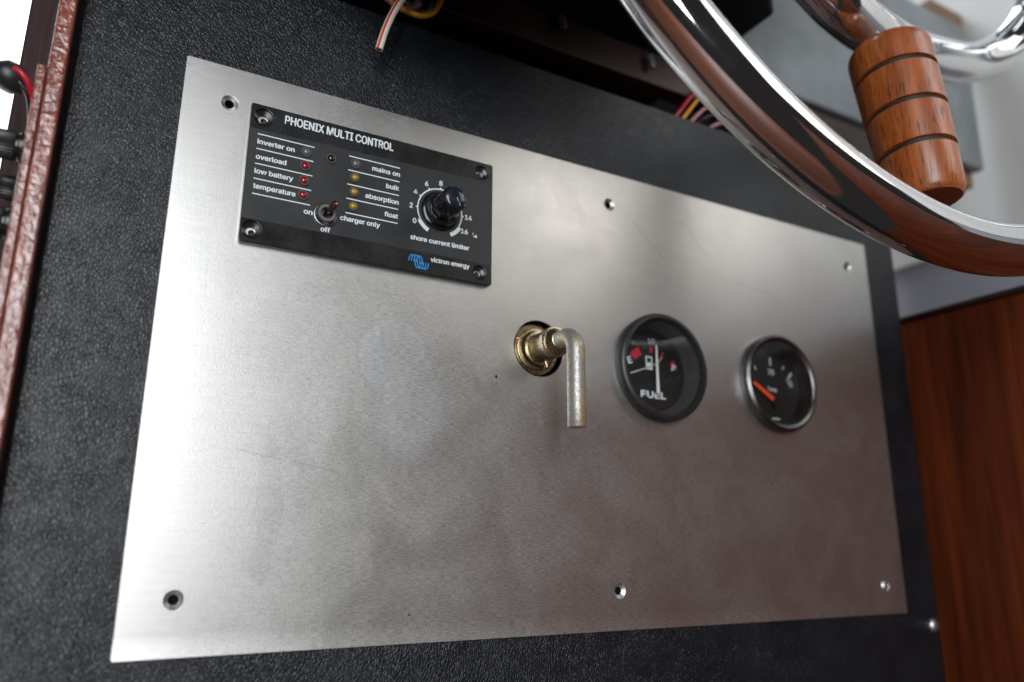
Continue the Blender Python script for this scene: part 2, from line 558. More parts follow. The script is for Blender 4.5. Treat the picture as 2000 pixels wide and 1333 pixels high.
def load_font():
    import os
    try:
        p = os.path.join(bpy.utils.system_resource('DATAFILES'), 'fonts', 'Inter.woff2')
        return bpy.data.fonts.load(p)
    except Exception:
        return None


FONT = load_font()


def cap_height(cache=[]):
    if not cache:
        cu = bpy.data.curves.new('cap', 'FONT')
        cu.body = 'H'
        if FONT:
            cu.font = FONT
        tmp = bpy.data.objects.new('tmp', cu)
        col.objects.link(tmp)
        dg = bpy.context.evaluated_depsgraph_get()
        me = bpy.data.meshes.new_from_object(tmp.evaluated_get(dg))
        bpy.data.objects.remove(tmp)
        cache.append(max(v.co.y for v in me.vertices))
        bpy.data.meshes.remove(me)
        print('CAPH', cache)
    return cache[0]


def text(body, x0, x1, ybase, h, z, mat, parent, off=0.0, name='lettering', ref=None, align='L', shear=0.0, rot=0.0):
    """flat print; the string is fitted to x0..x1 and a capital height h; x1 None keeps proportions"""
    cu = bpy.data.curves.new(name, 'FONT')
    cu.body = body
    if FONT:
        cu.font = FONT
    cu.size = 1.0
    cu.shear = shear
    cu.extrude = 0.0
    tmp = bpy.data.objects.new('tmp', cu)
    col.objects.link(tmp)
    dg = bpy.context.evaluated_depsgraph_get()
    me = bpy.data.meshes.new_from_object(tmp.evaluated_get(dg))
    bpy.data.objects.remove(tmp)
    xs = [v.co.x for v in me.vertices]
    a, b = min(xs), max(xs)
    CAPH = cap_height()
    sy = h / CAPH
    sx = sy if x1 is None else (x1 - x0) / (b - a)
    wdt = (b - a) * sx
    if x1 is None and align == 'C':
        x0 -= wdt / 2
    if x1 is None and align == 'R':
        x0 -= wdt
    cr, sr = math.cos(rot), math.sin(rot)
    cx, cy = x0 + wdt / 2, ybase + h / 2
    for v in me.vertices:
        x, y = x0 + (v.co.x - a) * sx - cx, ybase + v.co.y * sy - cy
        v.co = W((x * cr - y * sr, x * sr + y * cr, 0))
    me.name = name
    # heavier weight: the outline is laid down again a hair's breadth to each side
    if off:
        bm = bmesh.new()
        for k, (ax_, ay_) in enumerate(((0, 0), (1, 0), (-1, 0), (0, 0.7), (0, -0.7))):
            b2 = me.copy()
            b2.transform(Matrix.Translation(W((ax_ * off * h, ay_ * off * h, 0.004 * k))))
            bm.from_mesh(b2)
            bpy.data.meshes.remove(b2)
        bm.to_mesh(me)
        bm.free()
    return finish(name, me, M[mat], parent, W((cx, cy, z)), 0, False)


def catmull(pts, k=10, closed=False):
    P = [Vector(p) for p in pts]
    out = []
    N = len(P)
    for i in range(N if closed else N - 1):
        if closed:
            p0, p1, p2, p3 = P[i - 1], P[i], P[(i + 1) % N], P[(i + 2) % N]
        else:
            p0, p1, p2, p3 = P[max(i - 1, 0)], P[i], P[i + 1], P[min(i + 2, N - 1)]
        for j in range(k):
            t = j / k
            out.append(0.5 * ((2 * p1) + (p2 - p0) * t + (2 * p0 - 5 * p1 + 4 * p2 - p3) * t * t + (3 * p1 - p0 - 3 * p2 + p3) * t ** 3))
    if not closed:
        out.append(P[-1])
    return out


def rrect(x0, x1, y0, y1, r, n=5):
    out = []
    for cx, cy, a in ((x1 - r, y1 - r, 0), (x0 + r, y1 - r, PI / 2), (x0 + r, y0 + r, PI), (x1 - r, y0 + r, 1.5 * PI)):
        out += [(cx + r * math.cos(a + PI / 2 * i / n), cy + r * math.sin(a + PI / 2 * i / n)) for i in range(n + 1)]
    return out


# ------------------------------------------------------------------ setting
HOLES = [(19.2, -17.5), (223.6, -19.3), (424, -20.2), (18.5, -224.8), (222.9, -226.6), (425.7, -228.4)]
KEY = (177.0, -108.8)
FUEL = (254.3, -110.3)
TEMP = (345.6, -109.6)

# dashboard: leather covered board with holes, mahogany edging on its right side
dash = thing('dashboard', (200, -420, -8), 'black leather covered dashboard board behind the brushed steel plate', 'dashboard')
sheet('board', 'leather', [(-40.4, -420), (475.2, -420), (475.2, 54), (-40.4, 54)],
      [circle(x, y, 2.3, 20) for x, y in HOLES] + [circle(*KEY, 16.5, 40), circle(*FUEL, 26.6, 40), circle(*TEMP, 26.6, 40)],
      -14, -1.4, dash, 0.6)
MB().box(475.4, 478.4, -420, 54, -14, -2.2).build('edging', 'rail_wood', dash, bevel=0.4)
s = MB().lathe([(4.4, 0), (4.3, 0.6), (3.4, 1.7), (1.8, 2.4), (0.4, 2.6)], (470.5, -253.5, -1.4), n=28).build('screw', 'nickel', dash)
tag(s, 'domed silver screw at the lower right corner of the leather')
MB().box(-40, 640, -420, 265, -150, -146).build('back_board', 'dark', dash)
MB().box(474, 478, 54.5, 127, -145.5, -24.5).build('end_board', 'dark', dash)
MB().box(340, 560, 103.3, 119, -46, -24).build('rail_block', 'rail_wood', dash)
MB().box(20, 560, 79, 103, -24, -12).build('rail', 'rail_wood', dash, bevel=1.0)
sh = [(-44, -145.5), (338, -145.5), (338, 30), (250, 95), (-44, 95)]
n_ = len(sh)
MB().add([(x, 128, z) for x, z in sh] + [(x, 142, z) for x, z in sh], [tuple(range(n_)), tuple(range(2 * n_ - 1, n_ - 1, -1))] +
         [(i, (i + 1) % n_, n_ + (i + 1) % n_, n_ + i) for i in range(n_)]).build('top_shelf', 'dark', dash, bevel=2)  # end is in view; unseen front carried forward to shade the dash top

MB().prism([(-40, 92), (30, 80), (72, 34), (100, 24), (150, 44), (200, 64), (232, 77), (232, 127.8), (-40, 127.8)], 84, 94).build('added_shade_lip', 'dark', dash, bevel=1)  # unseen lip, added to keep window light off the rail and upper leather

# left: edge of the mahogany side board with a thinner switch board fixed to its outer face
sideb = MB().box(-48.2, -42.1, -420, 140, -90, 11).build('side_board', 'edge', bevel=0.9, segs=3)
tag(sideb, 'lumpy varnished mahogany board edge running along the left of the dashboard', 'board')
swb = MB().box(-51.5, -48.35, -420, -27.5, -70, 10.2).build('switch_board', 'edge', bevel=0.6, segs=3)
tag(swb, 'thin mahogany board with fuse holders fixed against the thicker varnished board', 'board')
post = MB().box(-63.8, -51.8, -420, 300, -140, -42).build('window_post', 'post_wood', bevel=1.0)
tag(post, 'dark mahogany post beside the bright window', 'post')
win = thing('window', (-400, -420, -330), 'overexposed bright white window behind the dark post', 'window')
MB().box(-700, -70, -400, 480, -332, -326).build('pane', 'window', win)
fr = MB()
fr.box(-730, -700.5, -430, 510, -340, -318).box(-69.5, -40, -430, 510, -340, -318)
fr.box(-700, -70, 480.5, 510, -340, -318).box(-700, -70, -430, -400.5, -340, -318)
fr.build('frame', 'post_wood', win)

# right: mahogany side wall and the painted cabin side above and beyond it
wall = thing('side_wall', (500, -420, 300), 'dark red mahogany panelled wall to the right of the dashboard', 'wall')
for z0 in range(-60, 760, 118):
    MB().box(500, 512, -420, -46, z0, z0 + 117.6).build('plank', 'wall_wood', wall, bevel=0.4)
MB().box(497.5, 514, -45.8, -41.5, -60, 760).build('capping', 'rail_wood', wall, bevel=1.2)
cab = MB().box(700, 708, -420, 69, -420, 420).build('lower_panel', 'lilac_tone')  # even grey-lilac face below the white cabin side
tag(cab, 'grey lilac strip between the mahogany wall and the white cabin side', 'panel')
cab2 = MB().box(690, 708.5, 69.3, 620, -420, 420).build('cabin_side', 'white_paint', bevel=2)
tag(cab2, 'plain white painted cabin side above the grey lilac strip', 'wall')

flo = MB().box(-1200, 488, -905, -900, -140, 900).build('floor', 'bulkhead_wood')
flo['kind'] = 'structure'

# grey upholstered pad behind the wheel
pad = thing('upholstered_pad', (500, 120, -28), 'grey leather covered pad with bare wood core behind the chrome wheel', 'pad')
pp = [(352, 120), (655, 120), (655.8, 122), (662, 266), (660, 269), (415, 271)]
pp += [(415 - 55 * math.sin(a), 216 + 55 * math.cos(a)) for a in [i * PI / 2 / 8 for i in range(1, 9)]]
MB().prism(pp, -30, -20).build('cover', 'leather_grey', pad, bevel=2.5, segs=3)
MB().prism([(600, 107), (653, 107), (658, 262), (600, 262)], -44, -30.3).build('core', 'tan_wood', pad, bevel=0.5)
bat = MB().box(640, 690, 283, 306, -60, -36).build('wood_batten', 'tan_wood', bevel=1)
tag(bat, 'short bare wood batten above the top corner of the grey pad', 'batten')

# ------------------------------------------------------------------ steel plate
plate = thing('steel_plate', (222, -245, 0), 'brushed stainless steel instrument plate screwed over the black leather dashboard', 'plate')
sheet('sheet', 'steel', rrect(0, 444.3, -245.1, 0, 0.8, 2),
      [circle(x, y, 3.55, 28) for x, y in HOLES] + [circle(*KEY, 14.6, 56), circle(*FUEL, 26.4, 40), circle(*TEMP, 26.4, 40)] +
      [circle(27.9 + a, -16.1 + b, 1.5, 16) for a, b in ((6.3, -6.4), (5.6, -60), (113.8, -6), (113.3, -59.8))],
      -1.35, 0.0, plate, 0.12)
for i, (x, y) in enumerate(HOLES):
    MB().lathe([(3.56, -0.12), (1.95, -1.3)], (x, y, 0), n=28, cap0=False, cap1=False).build('countersink', 'nickel', plate)
    MB().lathe([(1.96, -1.31), (1.94, -9), (0.01, -9.0)], (x, y, 0), n=28, cap0=False, cap1=False).build('bore', 'dark', plate)
s = MB().lathe([(2.9, -0.9), (2.9, -0.2), (2.3, 0.5), (1.2, 0.9), (0.3, 1.0)], (HOLES[5][0], HOLES[5][1], 0), n=24).build('screw', 'nickel', plate)
tag(s, 'pale screw head left in the lower right hole')

# ------------------------------------------------------------------ control panel
PX, PY, PZ = 27.9, -16.1, 3.2
panel = thing('control_panel', (PX + 60, PY - 65, 0), 'black inverter remote control panel with indicator lamps, toggle switch and dial', 'control panel')
SCR = [(5.7, -6.0, 4.2), (5.0, -59.4, 4.1), (113.6, -5.6, 3.7), (113.1, -59.4, 3.6)]
L = lambda x, y: (PX + x, PY + y)
face = sheet('faceplate', 'face', rrect(PX, PX + 120, PY - 65, PY, 1.1, 4), [circle(PX + x, PY + y, r, 36) for x, y, r in SCR], 0.02, PZ, panel, 0.25)
for x, y, r in SCR:
    MB().lathe([(r + 0.02, 1.9), (r * 0.72, 1.35), (r * 0.52, 1.0), (r * 0.50, 0.06)], (PX + x, PY + y, 0), n=36, cap0=False, cap1=False).build('screw_recess', 'face', panel)
lab = sheet('label_film', 'label', [L(0.35, -12.2), L(0.35, -54.6), L(119.6, -54.6), L(119.6, -10.2)], [], PZ + 0.005, PZ + 0.06, panel)
ZP = PZ + 0.10


def strip(x0, x1, y, w, name='rule'):
    MB().flat([L(x0, y - w / 2), L(x1, y - w / 2), L(x1, y + w / 2), L(x0, y + w / 2)], ZP).build(name, 'print', panel, smooth=False)


text('PHOENIX MULTI CONTROL', PX + 14.9, PX + 66, PY - 6.3, 3.95, PZ + 0.04, 'print', panel, 0.045)
YL = [-14.5, -21.6, -28.7, -35.8, -42.9]
for y in YL:
    strip(3.7, 28.7, y, 0.50)
    strip(44.8, 69.9, y + 0.1, 0.50)
for s_, x1, y in (('inverter on', 19.95, -19.15), ('overload', 16.8, -26.4), ('low battery', 20.3, -33.25), ('temperature', 21.9, -40.3)):
    text(s_, PX + 3.9, PX + x1, PY + y, 2.25, ZP, 'print', panel, 0.06)
for s_, x0, y in (('mains on', 56.3, -18.85), ('bulk', 63.5, -26.1), ('absorption', 53.7, -33.3), ('float', 63.3, -40.45)):
    text(s_, PX + x0, PX + 69.85, PY + y, 2.25, ZP, 'print', panel, 0.06)
text('on', PX + 26.2, PX + 29.9, PY - 47.3, 2.3, ZP, 'print', panel, 0.06)
text('off', PX + 34.2, PX + 38.3, PY - 54.0, 2.2, ZP, 'print', panel, 0.06)
text('charger only', PX + 42.6, PX + 61.3, PY - 46.75, 2.25, ZP, 'print', panel, 0.06)
text('shore current limiter', PX + 76.6, PX + 107.3, PY - 49.15, 2.25, ZP, 'print', panel, 0.06)
text('victron energy', PX + 87.3, PX + 107.7, PY - 58.5, 2.2, PZ + 0.04, 'print', panel, 0.055)
KX, KY = 91.3, -32.0
for i, n_ in enumerate(('0', '2', '4', '6', '8', '', '', '14', '16')):
    if not n_:
        continue   # covered by the knob
    a = math.radians(210 - 30 * i)
    rr = 15.0 if len(n_) == 1 else 15.3
    text(n_, PX + KX + rr * math.cos(a), None, PY + KY + rr * math.sin(a) - 1.2, 2.4, ZP, 'print', panel, 0.05, align='C')


def arc_poly(cx, cy, r0, r1, a0, a1, n):
    a = [math.radians(a0 + (a1 - a0) * i / n) for i in range(n + 1)]
    return [(cx + r1 * math.cos(t), cy + r1 * math.sin(t)) for t in a] + [(cx + r0 * math.cos(t), cy + r0 * math.sin(t)) for t in reversed(a)]


def arc_strip(mb, cx, cy, r0, r1, a0, a1, n, z):
    a = [math.radians(a0 + (a1 - a0) * i / n) for i in range(n + 1)]
    vs = []
    for t in a:
        vs += [(cx + r0 * math.cos(t), cy + r0 * math.sin(t), z), (cx + r1 * math.cos(t), cy + r1 * math.sin(t), z)]
    return mb.add(vs, [(2 * i, 2 * i + 1, 2 * i + 3, 2 * i + 2) for i in range(n)])


sc_m = MB()
arc_strip(sc_m, PX + KX, PY + KY, 11.35, 11.95, -30, 210, 60, ZP)
for i in range(9):
    a = 210 - 30 * i
    arc_strip(sc_m, PX + KX, PY + KY, 11.95, 12.7, a - 1.4, a + 1.4, 2, ZP)
arc_strip(sc_m, PX + KX, PY + KY, 11.35, 13.35, 211.5, 242, 12, ZP)
arc_strip(sc_m, PX + KX, PY + KY, 11.35, 13.35, 298, 328.5, 12, ZP)
sc_m.build('dial_scale', 'print', panel, smooth=False)

# blue emblem: two interlocking rows of wave strokes
lg = MB()


def ribbon(pts, w, z):
    P = [Vector((p[0], p[1])) for p in pts]
    vs = []
    for i, p in enumerate(P):
        t = (P[min(i + 1, len(P) - 1)] - P[max(i - 1, 0)]).normalized()
        nrm = Vector((-t.y, t.x)) * w / 2
        vs += [(*(p + nrm), z), (*(p - nrm), z)]
    lg.add(vs, [(2 * i, 2 * i + 1, 2 * i + 3, 2 * i + 2) for i in range(len(P) - 1)])


LC = (81.2, -59.85)
for sgn in (1, -1):
    zz = PZ + (0.05 if sgn > 0 else 0.07)
    for i in range(4):
        # quarter strokes rising and leaning to the right, the last one a full arch
        x0 = -4.95 + 1.25 * i
        full = i >= 2
        pts_ = []
        a1 = 0 if full else 70
        for j in range(17):
            a = math.radians(180 - (180 - a1) * j / 16)
            pts_.append((x0 + 1.55 + 1.55 * math.cos(a), -0.15 + 3.2 * math.sin(a)))
        if full:
            pts_.append((x0 + 3.1, -1.0))
        ribbon([(PX + LC[0] + sgn * x, PY + LC[1] + sgn * y) for x, y in pts_], 0.52, zz + 0.003 * i)
lg.build('emblem', 'blue', panel, smooth=False)

# chipped paint mark beside 16
ch = MB()
ch.flat([L(109.0, -41.3), L(110.2, -40.9), L(110.9, -40.1), L(111.4, -40.4), L(111.6, -41.5), L(111.0, -41.9), L(110.2, -41.5)], ZP)
ch.flat([L(109.0, -39.6), L(109.5, -39.3), L(109.5, -40.4), L(109.1, -40.5)], ZP)
ch.build('paint_chip', 'chip', panel, smooth=False)


def led(x, y, mat):
    b = MB().lathe([(2.55, 0.0), (2.5, 0.55), (2.25, 0.85), (1.75, 0.85), (1.6, 0.3)], (PX + x, PY + y, PZ), n=32, cap1=False).build('lamp_bezel', 'bezel', panel)
    prof = [(1.62, 0.2), (1.62, 0.7)] + [(1.62 * math.cos(a), 0.7 + 1.05 * math.sin(a)) for a in [i * PI / 2 / 6 for i in range(1, 6)]] + [(0.02, 1.75)]
    MB().lathe(prof, (PX + x, PY + y, PZ), n=28).build('lamp_lens', mat, b)


for y, mt in zip((-17.9, -24.8, -31.9, -38.9), ('led_grey', 'led_red', 'led_red', 'led_red')):
    led(25.1, y, mt)
for y, mt in zip((-17.8, -24.8, -32.0, -39.1), ('led_grey', 'led_amber', 'led_amber', 'led_amber')):
    led(48.0, y, mt)
led(36.5, -18.2, 'led_dark')

# toggle switch
SX, SY = PX + 35.5, PY - 46.4
sw = MB().lathe([(5.35, 0), (5.35, 0.7), (5.1, 1.0), (4.7, 1.1), (4.6, 2.2), (4.45, 3.6), (4.0, 4.0), (2.7, 4.0), (2.2, 3.4), (2.1, 1.5), (0.02, 1.4)], (SX, SY, PZ), n=40).build('switch_bushing', 'bushing', panel)
MB().lathe([(5.42, 0.05), (5.42, 0.6), (5.30, 0.75)], (SX, SY, PZ), n=40, cap0=False, cap1=False).build('nut', 'nickel', sw)
ax = Vector((0.26, 0.34, 1.0)).normalized()
MB().lathe([(1.3, 0), (1.4, 3.5), (1.7, 7.4), (1.6, 8.6), (1.0, 9.4), (0.05, 9.7)], (SX, SY, PZ + 1.2), ax, 20).build('lever', 'bronze', sw)

# rotary knob
K = (PX + KX, PY + KY, PZ)
kn = MB().lathe([(9.9, 0.15), (9.9, 0.9), (9.2, 1.5), (8.5, 1.7), (8.5, 3.6), (8.2, 4.2), (6.6, 4.6)], K, n=56).build('knob_skirt', 'knob', panel)
fl = lambda a: 1 + 0.035 * math.copysign(abs(math.cos(9 * a)) ** 0.5, math.cos(9 * a))
MB().lathe([(6.5, 4.3), (6.35, 6), (6.0, 16.8), (5.75, 17.4), (5.2, 17.5)], K, n=144, flute=fl).build('knob_body', 'knob', kn)
MB().lathe([(5.25, 17.2), (5.25, 18.0), (5.0, 18.5), (4.3, 18.85), (2.5, 19.1), (0.02, 19.2)], K, n=40).build('knob_cap', 'cap', kn)
a = math.radians(-62)
px_, py_ = K[0] + 2.6 * math.cos(a), K[1] + 2.6 * math.sin(a)
MB().tube([(K[0] + 0.4 * math.cos(a), K[1] + 0.4 * math.sin(a), PZ + 19.15), (K[0] + 4.4 * math.cos(a), K[1] + 4.4 * math.sin(a), PZ + 18.75)], 0.16, 8).build('knob_pointer', 'print', kn)

# ------------------------------------------------------------------ L shaped handle in its hole
hd = thing('lever_handle', (KEY[0], KEY[1] - 45, 15), 'bent brass toned metal rod handle coming out of a round hole in the plate', 'handle')
O = (KEY[0], KEY[1], 0)
MB().lathe([(13.6, -16), (13.6, -4.4), (13.2, -3.8), (12.4, -3.8), (12.2, -3.0), (11.2, -3.0), (11.0, -2.2), (10.0, -1.8), (9.2, -1.8), (9.0, -4)], (KEY[0] - 0.2, KEY[1] + 0.2, 0), n=48).build('threaded_collar', 'gold_dark', hd)
MB().lathe([(9.05, -9), (9.05, 0.4), (8.7, 1.0), (7.4, 1.2)], O, n=48, cap1=False).build('flange', 'gold', hd)
MB().lathe([(7.25, -4), (7.3, 12.6), (7.0, 12.9), (7.75, 13.0), (7.8, 15.6), (7.5, 16.0), (7.0, 16.1)], O, n=48).build('barrel', 'gold', hd)
MB().lathe([(6.5, 15.9), (6.5, 16.9), (6.2, 17.3), (4.7, 20.2), (4.3, 20.4)], O, n=48).build('gland_nut', 'gold', hd)
MB().lathe([(1.5, 6.0), (1.5, 10.2), (1.3, 10.6), (0.02, 10.7)], (KEY[0] + 1.0, KEY[1], 1.0), (0.25, -1, 0.1), 20).build('pin', 'gold', hd)
RZ, RB = 33.0, 8.0
path = [(KEY[0], KEY[1], 10), (KEY[0], KEY[1], RZ - RB)]
for i in range(1, 13):
    t_ = PI / 2 * i / 12
    path.append((KEY[0], KEY[1] - RB * (1 - math.cos(t_)), RZ - RB + RB * math.sin(t_)))
path += [(KEY[0], KEY[1] - 20, RZ), (KEY[0], KEY[1] - 32, RZ), (KEY[0], KEY[1] - 43.8, RZ), (KEY[0], KEY[1] - 44.1, RZ)]
MB().tube(path, [4.35] * (len(path) - 1) + [4.1], 28).build('rod', 'rod', hd, ang=50)
cw = MB().tube(catmull([(KEY[0] - 13, KEY[1] + 3, -5), (KEY[0] - 11, KEY[1] + 4.6, -2.6), (KEY[0] - 8, KEY[1] + 5.6, -2.4)], 6), 0.5, 8).build('copper_strand', 'copper')
tag(cw, 'tiny bare copper wire strand inside the handle hole', 'wire')

# ------------------------------------------------------------------ gauges


def gauge(name, c, label, bez_mat, prof, r_glass, z_dial, r_dial):
    g = thing(name, (c[0], c[1] - 30, 0), label, 'gauge')
    MB().lathe(prof, (c[0], c[1], 0), n=72, cap0=False, cap1=False).build('bezel', bez_mat, g)
    MB().lathe([(r_glass + 0.1, 3.4), (r_dial + 0.8, z_dial + 3), (r_dial, z_dial)], (c[0], c[1], 0), n=64, cap0=False, cap1=False).build('inner_wall', 'wall_in' if bez_mat == 'rubber' else 'dark_chrome', g)
    MB().lathe([(r_dial + 2.5, z_dial - 1.0), (r_dial + 2.5, z_dial)], (c[0], c[1], 0), n=64).build('dial', 'dial', g)
    MB().flat(circle(c[0], c[1], r_glass + 0.3, 64), 4.0).build('glass', 'glass', g)
    return g


zd = -6.0
fg = gauge('fuel_gauge', FUEL, 'round black fuel gauge with a white upright needle', 'rubber',
           [(28.6, 0.05), (30.0, 0.4), (30.2, 4.2), (29.6, 5.8), (28.4, 6.6), (27.2, 6.6), (26.4, 5.6), (26.1, 3.3)], 26.1, zd, 23.2)
F = lambda x, y: (FUEL[0] + x, FUEL[1] + y)
zp = zd + 0.12
text('FUEL', FUEL[0] - 8.4, FUEL[0] + 8.6, FUEL[1] - 15.6, 3.5, zp, 'print', fg, 0.09)
text('E', FUEL[0] - 16.9, FUEL[0] - 14.2, FUEL[1] + 2.4, 3.6, zp, 'print', fg, 0.06, rot=math.radians(20))
text('F', FUEL[0] + 14.4, FUEL[0] + 17.0, FUEL[1] + 1.0, 3.6, zp, 'print', fg, 0.06, rot=math.radians(-20))
text('1/2', FUEL[0] - 2.2, FUEL[0] + 2.4, FUEL[1] + 15.4, 2.8, zp, 'print', fg, 0.0)
rm = MB()
arc_strip(rm, FUEL[0], FUEL[1] - 6.5, 16.3, 21.0, 116, 137, 8, zp)
arc_strip(rm, FUEL[0], FUEL[1] - 6.5, 16.5, 20.0, 88, 94, 3, zp)
arc_strip(rm, FUEL[0], FUEL[1] - 6.5, 16.5, 19.5, 64, 67, 2, zp)
arc_strip(rm, FUEL[0], FUEL[1] - 6.5, 17.0, 20.6, 36, 42, 3, zp)
rm.build('red_mark', 'red', fg, smooth=False)
pm = MB()
pm.flat([F(-4.4, 0.2), F(0.2, 0.2), F(0.2, 4.2), F(-4.4, 4.2)], zp).flat([F(-4.4, 4.2), F(-3.6, 4.2), F(-3.6, 7.0), F(-4.4, 7.0)], zp)
pm.flat([F(-0.6, 4.2), F(0.2, 4.2), F(0.2, 7.0), F(-0.6, 7.0)], zp).flat([F(-4.4, 7.0), F(0.2, 7.0), F(0.2, 7.8), F(-4.4, 7.8)], zp)
pm.build('pump_symbol', 'print', fg, smooth=False)
ln = MB()
lp = [[-15.4, -3.2], [-8.6, -0.7], [-1.3, 1.9], [3.6, 4.5], [7.5, 8.2]]
ln.add([(*F(x, y + d), zp) for x, y in lp for d in (-0.35, 0.35)], [(2 * i, 2 * i + 1, 2 * i + 3, 2 * i + 2) for i in range(len(lp) - 1)])
ln.build('pale_line', 'dim_print', fg, smooth=False)  # thin pale bent line across the dial
MB().prism([F(1.3, -13.2), F(3.3, -13.2), F(2.8, 14.4), F(2.0, 14.4)], zd + 1.4, zd + 1.8).build('needle', 'white', fg)
MB().lathe([(1.3, 0.1), (1.3, 1.3), (0.02, 1.35)], (FUEL[0] + 2.3, FUEL[1] - 12.2, zd), n=28).build('hub', 'dial', fg)

zt = -4.0
tg = gauge('temperature_gauge', TEMP, 'round black gauge with dark chrome bezel and orange needle', 'dark_chrome',
           [(28.8, 0.05), (30.2, 0.3), (30.3, 2.6), (29.6, 4.6), (28.0, 5.6), (26.6, 5.2), (25.6, 4.2), (25.4, 3.3)], 25.4, zt, 23.6)
T = lambda x, y: (TEMP[0] + x, TEMP[1] + y)
zp = zt + 0.12
tm = MB()
CT = (TEMP[0], TEMP[1] - 9.5)
for a, r0, r1, w in ((148, 20.5, 22.5, 1.2), (125, 21.5, 24.2, 0.9), (90, 21.5, 26.5, 1.2), (63, 22.5, 25, 0.9), (46, 21.5, 26, 1.4)):
    arc_strip(tm, CT[0], CT[1], r0, r1, a - w * 1.3, a + w * 1.3, 2, zp)
tm.build('tick', 'dim_print', tg, smooth=False)
text('70', TEMP[0] - 2.4, TEMP[0] + 2.4, TEMP[1] + 6.2, 3.4, zp, 'dim_print', tg, 0.06)
text('120', TEMP[0] + 12.8, TEMP[0] + 18.6, TEMP[1] + 1.6, 3.0, zp, 'dim_print', tg, 0.06, rot=math.radians(-60))
text('Temp', TEMP[0] - 3.8, TEMP[0] + 3.8, TEMP[1] - 4.0, 2.4, zp, 'dim_print', tg, 0.06)
strip_m = MB().flat([T(-2.0, -21.4), T(4.5, -21.4), T(4.5, -20.4), T(-2.0, -20.4)], zp).build('maker_line', 'dim_print', tg, smooth=False)
n0, n1 = Vector((-17.0, -0.3)), Vector((0.6, -10.4))
d_ = (n1 - n0).normalized()
q_ = Vector((-d_.y, d_.x))
MB().prism([T(*(n0 + q_ * 0.9)), T(*(n1 + q_ * 1.35)), T(*(n1 - q_ * 1.35)), T(*(n0 - q_ * 0.9))], zt + 1.3, zt + 1.8).build('needle', 'orange', tg)
MB().lathe([(3.2, 0.1), (3.2, 2.2), (0.02, 2.3)], (TEMP[0] + 1.2, TEMP[1] - 10.8, zt), n=28).build('hub', 'dial', tg)

# ------------------------------------------------------------------ steering wheel
WC = Vector((316.0, 180.0, 135.0))
wh = thing('steering_wheel', (WC.x, WC.y - 260, WC.z), 'polished chrome tube steering wheel with a grooved wooden hand grip', 'steering wheel')
MB().torus(WC, 250, 13.0, 200, 32).build('rim', 'chrome', wh)
tp = [(300, 176, 88), (270, 120, 92), (258, 92, 100), (271.2, 91.8, 99.0),(287.0, 83.8, 99.5),(307.7, 76.1, 98.0),(341.4, 77.9, 91.3),(389.2, 88.7, 80.8),(440.9, 104.1, 72.8),(479.0, 115.8, 70.2),(503.4, 126.8, 75.2),(517.1, 139.2, 84.2),(523.1, 152.9, 94.0),(520.4, 166.0, 103.5),(512.3, 179.0, 112.4), (452, 176, 90), (400, 184, 86), (338, 180, 88)]
MB().tube(catmull(tp, 10), 13.5, 28).build('looped_spoke', 'chrome_old', wh)
MB().lathe([(44, -16), (46, -8), (46, 4), (40, 10), (16, 13), (0.05, 14)], (WC.x, WC.y, 92), n=56).build('hub', 'chrome', wh)
for ang_ in (35, 145):
    a = math.radians(ang_)
    MB().tube(catmull([(WC.x + 40 * math.cos(a), WC.y + 40 * math.sin(a), 94), (WC.x + 130 * math.cos(a), WC.y + 130 * math.sin(a), 108), (WC.x + 244 * math.cos(a), WC.y + 244 * math.sin(a), 134)], 8), 9, 20).build('spoke', 'chrome', wh)
MB().lathe([(20, -280), (20, -18)], (WC.x, WC.y, 92), n=32).build('column', 'dark', wh)
GT, GB = Vector((338.2, 51.2, 102.8)), Vector((341.0, -35.8, 111.4))
ga = (GB - GT).normalized()
GL = (GB - GT).length
gtop = -6.0


def grad(s):
    return 21.0 - 3.4 * (s / GL) + 0.6 * math.sin(PI * max(0, min(1, s / GL)))


prof = [(grad(0) - 4.0, gtop), (grad(0) - 1.6, gtop + 0.7), (grad(0) - 0.4, gtop + 2.6)]
GR = [0.16 * GL, 0.43 * GL, 0.70 * GL]
s = gtop + 5
cuts = []
for gz in GR:
    cuts += [(gz - 1.6, 0), (gz - 1.3, 1), (gz + 1.3, 1), (gz + 1.6, 0)]
pts_ = [(v, 0) for v in (gtop + 5, 4, 0.28 * GL, 0.36 * GL, 0.55 * GL, 0.63 * GL, 0.82 * GL, 0.92 * GL)] + cuts
pts_.sort()
prof += [(grad(v) - (1.9 if c else 0), v) for v, c in pts_]
prof += [(grad(GL) - 0.2, GL - 3), (grad(GL) - 1.2, GL - 0.8), (grad(GL) - 2.4, GL)]
gp = MB().lathe(prof, GT, ga, 64, cap0=True, cap1=False).build('grip', 'grip_wood', wh, ang=40)
MB().lathe([(grad(GL) - 2.3, GL - 0.05), (grad(GL) - 6, GL + 0.2), (4, GL + 0.1), (0.05, GL + 0.1)], GT, ga, 48, cap0=False, cap1=False).build('end_face', 'grip_end', gp)
for gz in GR:
    MB().lathe([(grad(gz) - 1.85, gz - 1.28), (grad(gz) - 1.55, gz - 1.2), (grad(gz) - 1.55, gz + 1.2), (grad(gz) - 1.85, gz + 1.28)], GT, ga, 64, cap0=False, cap1=False).build('groove', 'groove', gp)

